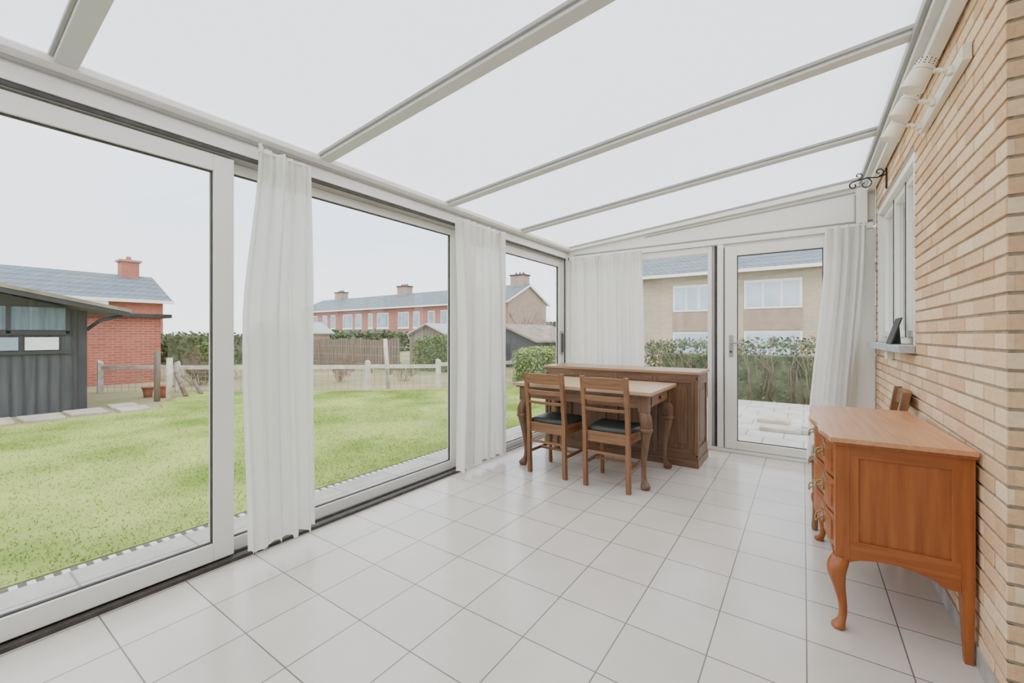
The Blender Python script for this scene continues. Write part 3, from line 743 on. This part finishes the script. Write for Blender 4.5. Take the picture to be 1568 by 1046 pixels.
# foliage
def hedge(name,x0,x1,y0,y1,z1,k,n,leaf=.06,core='leafd',round_=.15,ch=.9,wild=0.0):
    b=MB(); hx,hy=(x1-x0)/2,(y1-y0)/2; cx,cy=(x0+x1)/2,(y0+y1)/2
    b.box(x0+.12*hx,x1-.12*hx,y0+.2*hy,y1-.2*hy,GZ-.05,z1*ch,core)
    H=z1-GZ
    for i in range(n):
        f=R(); u=U(-1,1); v=U(-1,1); ww=U(0,1)
        if f<.35: p=[u,v,1]
        elif f<.70: p=[u,-1 if R()<.7 else 1,ww]
        else: p=[-1 if R()<.5 else 1,v,ww]
        top=1-round_*(abs(p[0])**4+abs(p[1])**4)/2
        if wild: top*=1-wild*(.5+.5*math.sin(p[0]*hx*2.3+1.0)*math.sin(p[0]*hx*5.1))*R()
        x=cx+p[0]*hx*U(.86,1.04); y=cy+p[1]*hy*U(.80 if wild else .86,1.04); z=GZ+H*min(p[2],top)*U(.9,1.05)
        d1=Vector((U(-1,1),U(-1,1),U(-1,1))).normalized()*leaf*U(.5,1.2); d2=Vector((U(-1,1),U(-1,1),U(-1,1))).normalized()*leaf*U(.3,.8)
        P=Vector((x,y,z)); b.quad([P-d1,P-d2,P+d1,P+d2],k if R()<.85 else ('leaf' if k!='leaf' else 'leafy'))
    if wild:
        for i in range(int(120*(x1-x0)/7)):
            x=U(x0,x1); y=y0+U(-.05,.1); b.tube([(x,y,GZ),(x+U(-.15,.15),y-.03,GZ+H*.5),(x+U(-.35,.35),y+U(-.1,.1),GZ+H*U(.7,1.08))],[.010,.007,.003],'twig',seg=4)
    return b.build(name,fixn=False)
hedge('hedge',-12.0,-8.6,10.8,11.9,1.15,'leaf',6000,.05)
hedge('hedge',-6.3,-5.0,9.1,10.0,.85,'leafy',3500,.04)
hedge('hedge',-3.0,4.0,9.5,10.5,1.12,'leafd',8000,.045,ch=.7,wild=.35)
hedge('hedge',-80,-14,60,62,3.0,'leafd',5000,.6)
hedge('hedge',-29,-26.5,15,24,1.5,'leafd',3000,.2,wild=.3)
hedge('hedge',-24,14,52,54,5.0,'leafd',3000,.6)
hedge('hedge',-22,-20.8,5.6,9.5,1.3,'leafd',2500,.10,wild=.4)
hedge('hedge',-14.6,-13.8,4.9,5.6,1.0,'leaf',1200,.05)
hedge('hedge',-20,-14,22,23,1.5,'leaf',3000,.12,wild=.3)
def shrub(name,cx,cy,h,spread,n,seed,rad=.008,z0=GZ,leafk=None):
    rn=random.Random(seed); b=MB()
    def br(p,d,l,r,lev):
        q=p+d*l; mid=p+d*l*.5+Vector((rn.uniform(-1,1),rn.uniform(-1,1),rn.uniform(-.5,.5)))*l*.12
        b.tube([p,mid,q],[r,r*.8,r*.5],'twig',seg=4,cap=False)
        if lev>0:
            for _ in range(3):
                nd=(d+Vector((rn.uniform(-1,1),rn.uniform(-1,1),rn.uniform(-.4,.8)))*.7).normalized()
                br(p.lerp(q,rn.uniform(.4,1)),nd,l*rn.uniform(.5,.75),r*.6,lev-1)
    for i in range(n):
        a=rn.uniform(0,6.28); s=rn.uniform(0,spread)
        d=Vector((math.cos(a)*s/h,math.sin(a)*s/h,1)).normalized()
        br(Vector((cx+math.cos(a)*s*.3,cy+math.sin(a)*s*.3,z0)),d,h*.5,rad,3)
    return b.build(name,fixn=False)
shrub('bare_shrub',-12.9,4.4,.75,.7,24,1,.010); shrub('bare_shrub',-13.6,6.6,1.1,.9,20,2,.012); shrub('bare_shrub',-17.0,7.6,1.5,1.0,18,3,.014)
shrub('bare_shrub',-10.6,6.9,.6,.6,14,4,.009); shrub('bare_shrub',-9.3,8.0,.6,.5,12,5,.008); shrub('bare_shrub',-15.8,5.6,1.0,.9,18,11,.012)
shrub('bare_shrub',-12.0,8.0,.8,.8,14,12,.010); shrub('bare_shrub',-11.5,5.7,.55,.6,16,13,.008)
shrub('bare_tree',-15.5,24.5,3.4,1.8,3,8,.05); shrub('bare_tree',-42,20,3.6,2.0,3,9,.05)

# white post-and-rail fence with wire mesh
b=MB(); pts=[(-13.2,2.55),(-11.9,3.6),(-10.3,4.85),(-8.55,6.3),(-7.5,7.6),(-6.7,8.9),(-6.6,10.4)]
for i,(x,y) in enumerate(pts):
    b.hexa([(x-.05,y-.05,GZ-.05),(x+.05,y-.05,GZ-.05),(x+.05,y+.05,GZ-.05),(x-.05,y+.05,GZ-.05)],
           [(x-.045+U(-.03,.03),y-.045,GZ+.68+U(-.05,.06)),(x+.045,y-.045,GZ+.68),(x+.045,y+.045,GZ+.66),(x-.045,y+.045,GZ+.70)],'fencew')
def rail(p,q,z,th=.045,k='fencew',w_=.025,dz=0.0):
    P=Vector((*p,z)); Q=Vector((*q,z+dz)); n=(Q-P).normalized().cross(Vector((0,0,1)))*w_
    b.hexa([P-n-Vector((0,0,th)),Q-n-Vector((0,0,th)),Q+n-Vector((0,0,th)),P+n-Vector((0,0,th))],[P-n+Vector((0,0,th)),Q-n+Vector((0,0,th)),Q+n+Vector((0,0,th)),P+n+Vector((0,0,th))],k)
for i in range(len(pts)-1):
    rail(pts[i],pts[i+1],.45+U(-.02,.02),dz=U(-.03,.03))
    for z in (0.0,.12,.24,.34): rail(pts[i],pts[i+1],z,.003,'wire',.003)
    P=Vector((*pts[i],0)); Q=Vector((*pts[i+1],0)); m_=int((Q-P).length/.15)
    for q in range(1,m_):
        X=P.lerp(Q,q/m_); b.box(X.x-.003,X.x+.003,X.y-.003,X.y+.003,GZ,.45,'wire')
b.build('post_and_rail_fence')
for (x,y,hh,lx,k) in ((-10.55,2.86,.98,.0,'fenceb'),(-10.2,2.95,.85,.03,'fencew'),(-8.35,6.75,1.2,-.12,'fencew')):
    b=MB(); b.tube([(x,y,GZ-.05),(x+lx,y,GZ+hh)],.05,k,seg=10); b.build('fence_post')
# wire fence of the vegetable plot
b=MB()
for i in range(9):
    x=-18+i*.95; y=8.9+.05*i
    b.box(x-.03,x+.03,y-.03,y+.03,GZ-.05,.95+.1*(i%3),'fenceb')
for z in (.2,.5,.8): rail((-18,8.9),(-10.4,9.3),z,.008,'wire',.004)
b.build('wire_fence')
b=MB(); b.tube([(-10.6,3.35,GZ+.02),(-11.5,3.45,.35)],.045,'twig',seg=8); b.tube([(-10.8,3.7,GZ+.0),(-12.0,3.95,.10)],.04,'fenceb',seg=8); b.build('timber_pole')
b=MB()
for (x,y,r,h) in ((-11.1,3.15,.13,.24),(-11.45,2.95,.10,.2)):
    b.leg([(x,y,GZ-.02,r*.7),(x,y,GZ+h*.8,r*.95),(x,y,GZ+h*.82,r*1.1),(x,y,GZ+h,r*1.1)],'terra',seg=18,sub=2)
b.build('flower_pots')
# wooden panel fence further away
b=MB(); x=-22
while x<-12.3:
    b.box(x,x+.13,10.4,10.44,GZ-.4,1.04+U(-.05,.05),'fenceb'); x+=.16
b.box(-22,-12.3,10.44,10.5,.1,.2,'fenceb'); b.box(-22,-12.3,10.44,10.5,.8,.9,'fenceb')
b.build('wooden_fence')
def smallshed(name,x0,x1,y0,y1,ze,zp,k,kr):
    b=MB(); xm=(x0+x1)/2
    b.prism([(x0,GZ-.4),(x1,GZ-.4),(x1,ze),(xm,zp),(x0,ze)],'y',y0,y1,k)
    for xe in (x0-.2,x1+.2): b.prism([(xm,zp),(xe,ze-.05),(xe,ze+.02),(xm,zp+.07)],'y',y0-.2,y1+.2,kr)
    b.box(xm-.4,xm+.4,y0-.02,y0,GZ-.3,ze-.1,'shedd')
    return b.build(name)
smallshed('garden_shed',-11.8,-8.6,14.0,18,.95,1.6,'shed','felt')
smallshed('garden_shed',-16.0,-13.8,14.4,17,1.25,1.7,'fenceb','stone')
smallshed('garden_shed',-25,-22.5,11,14,1.3,1.9,'brownb','stone')
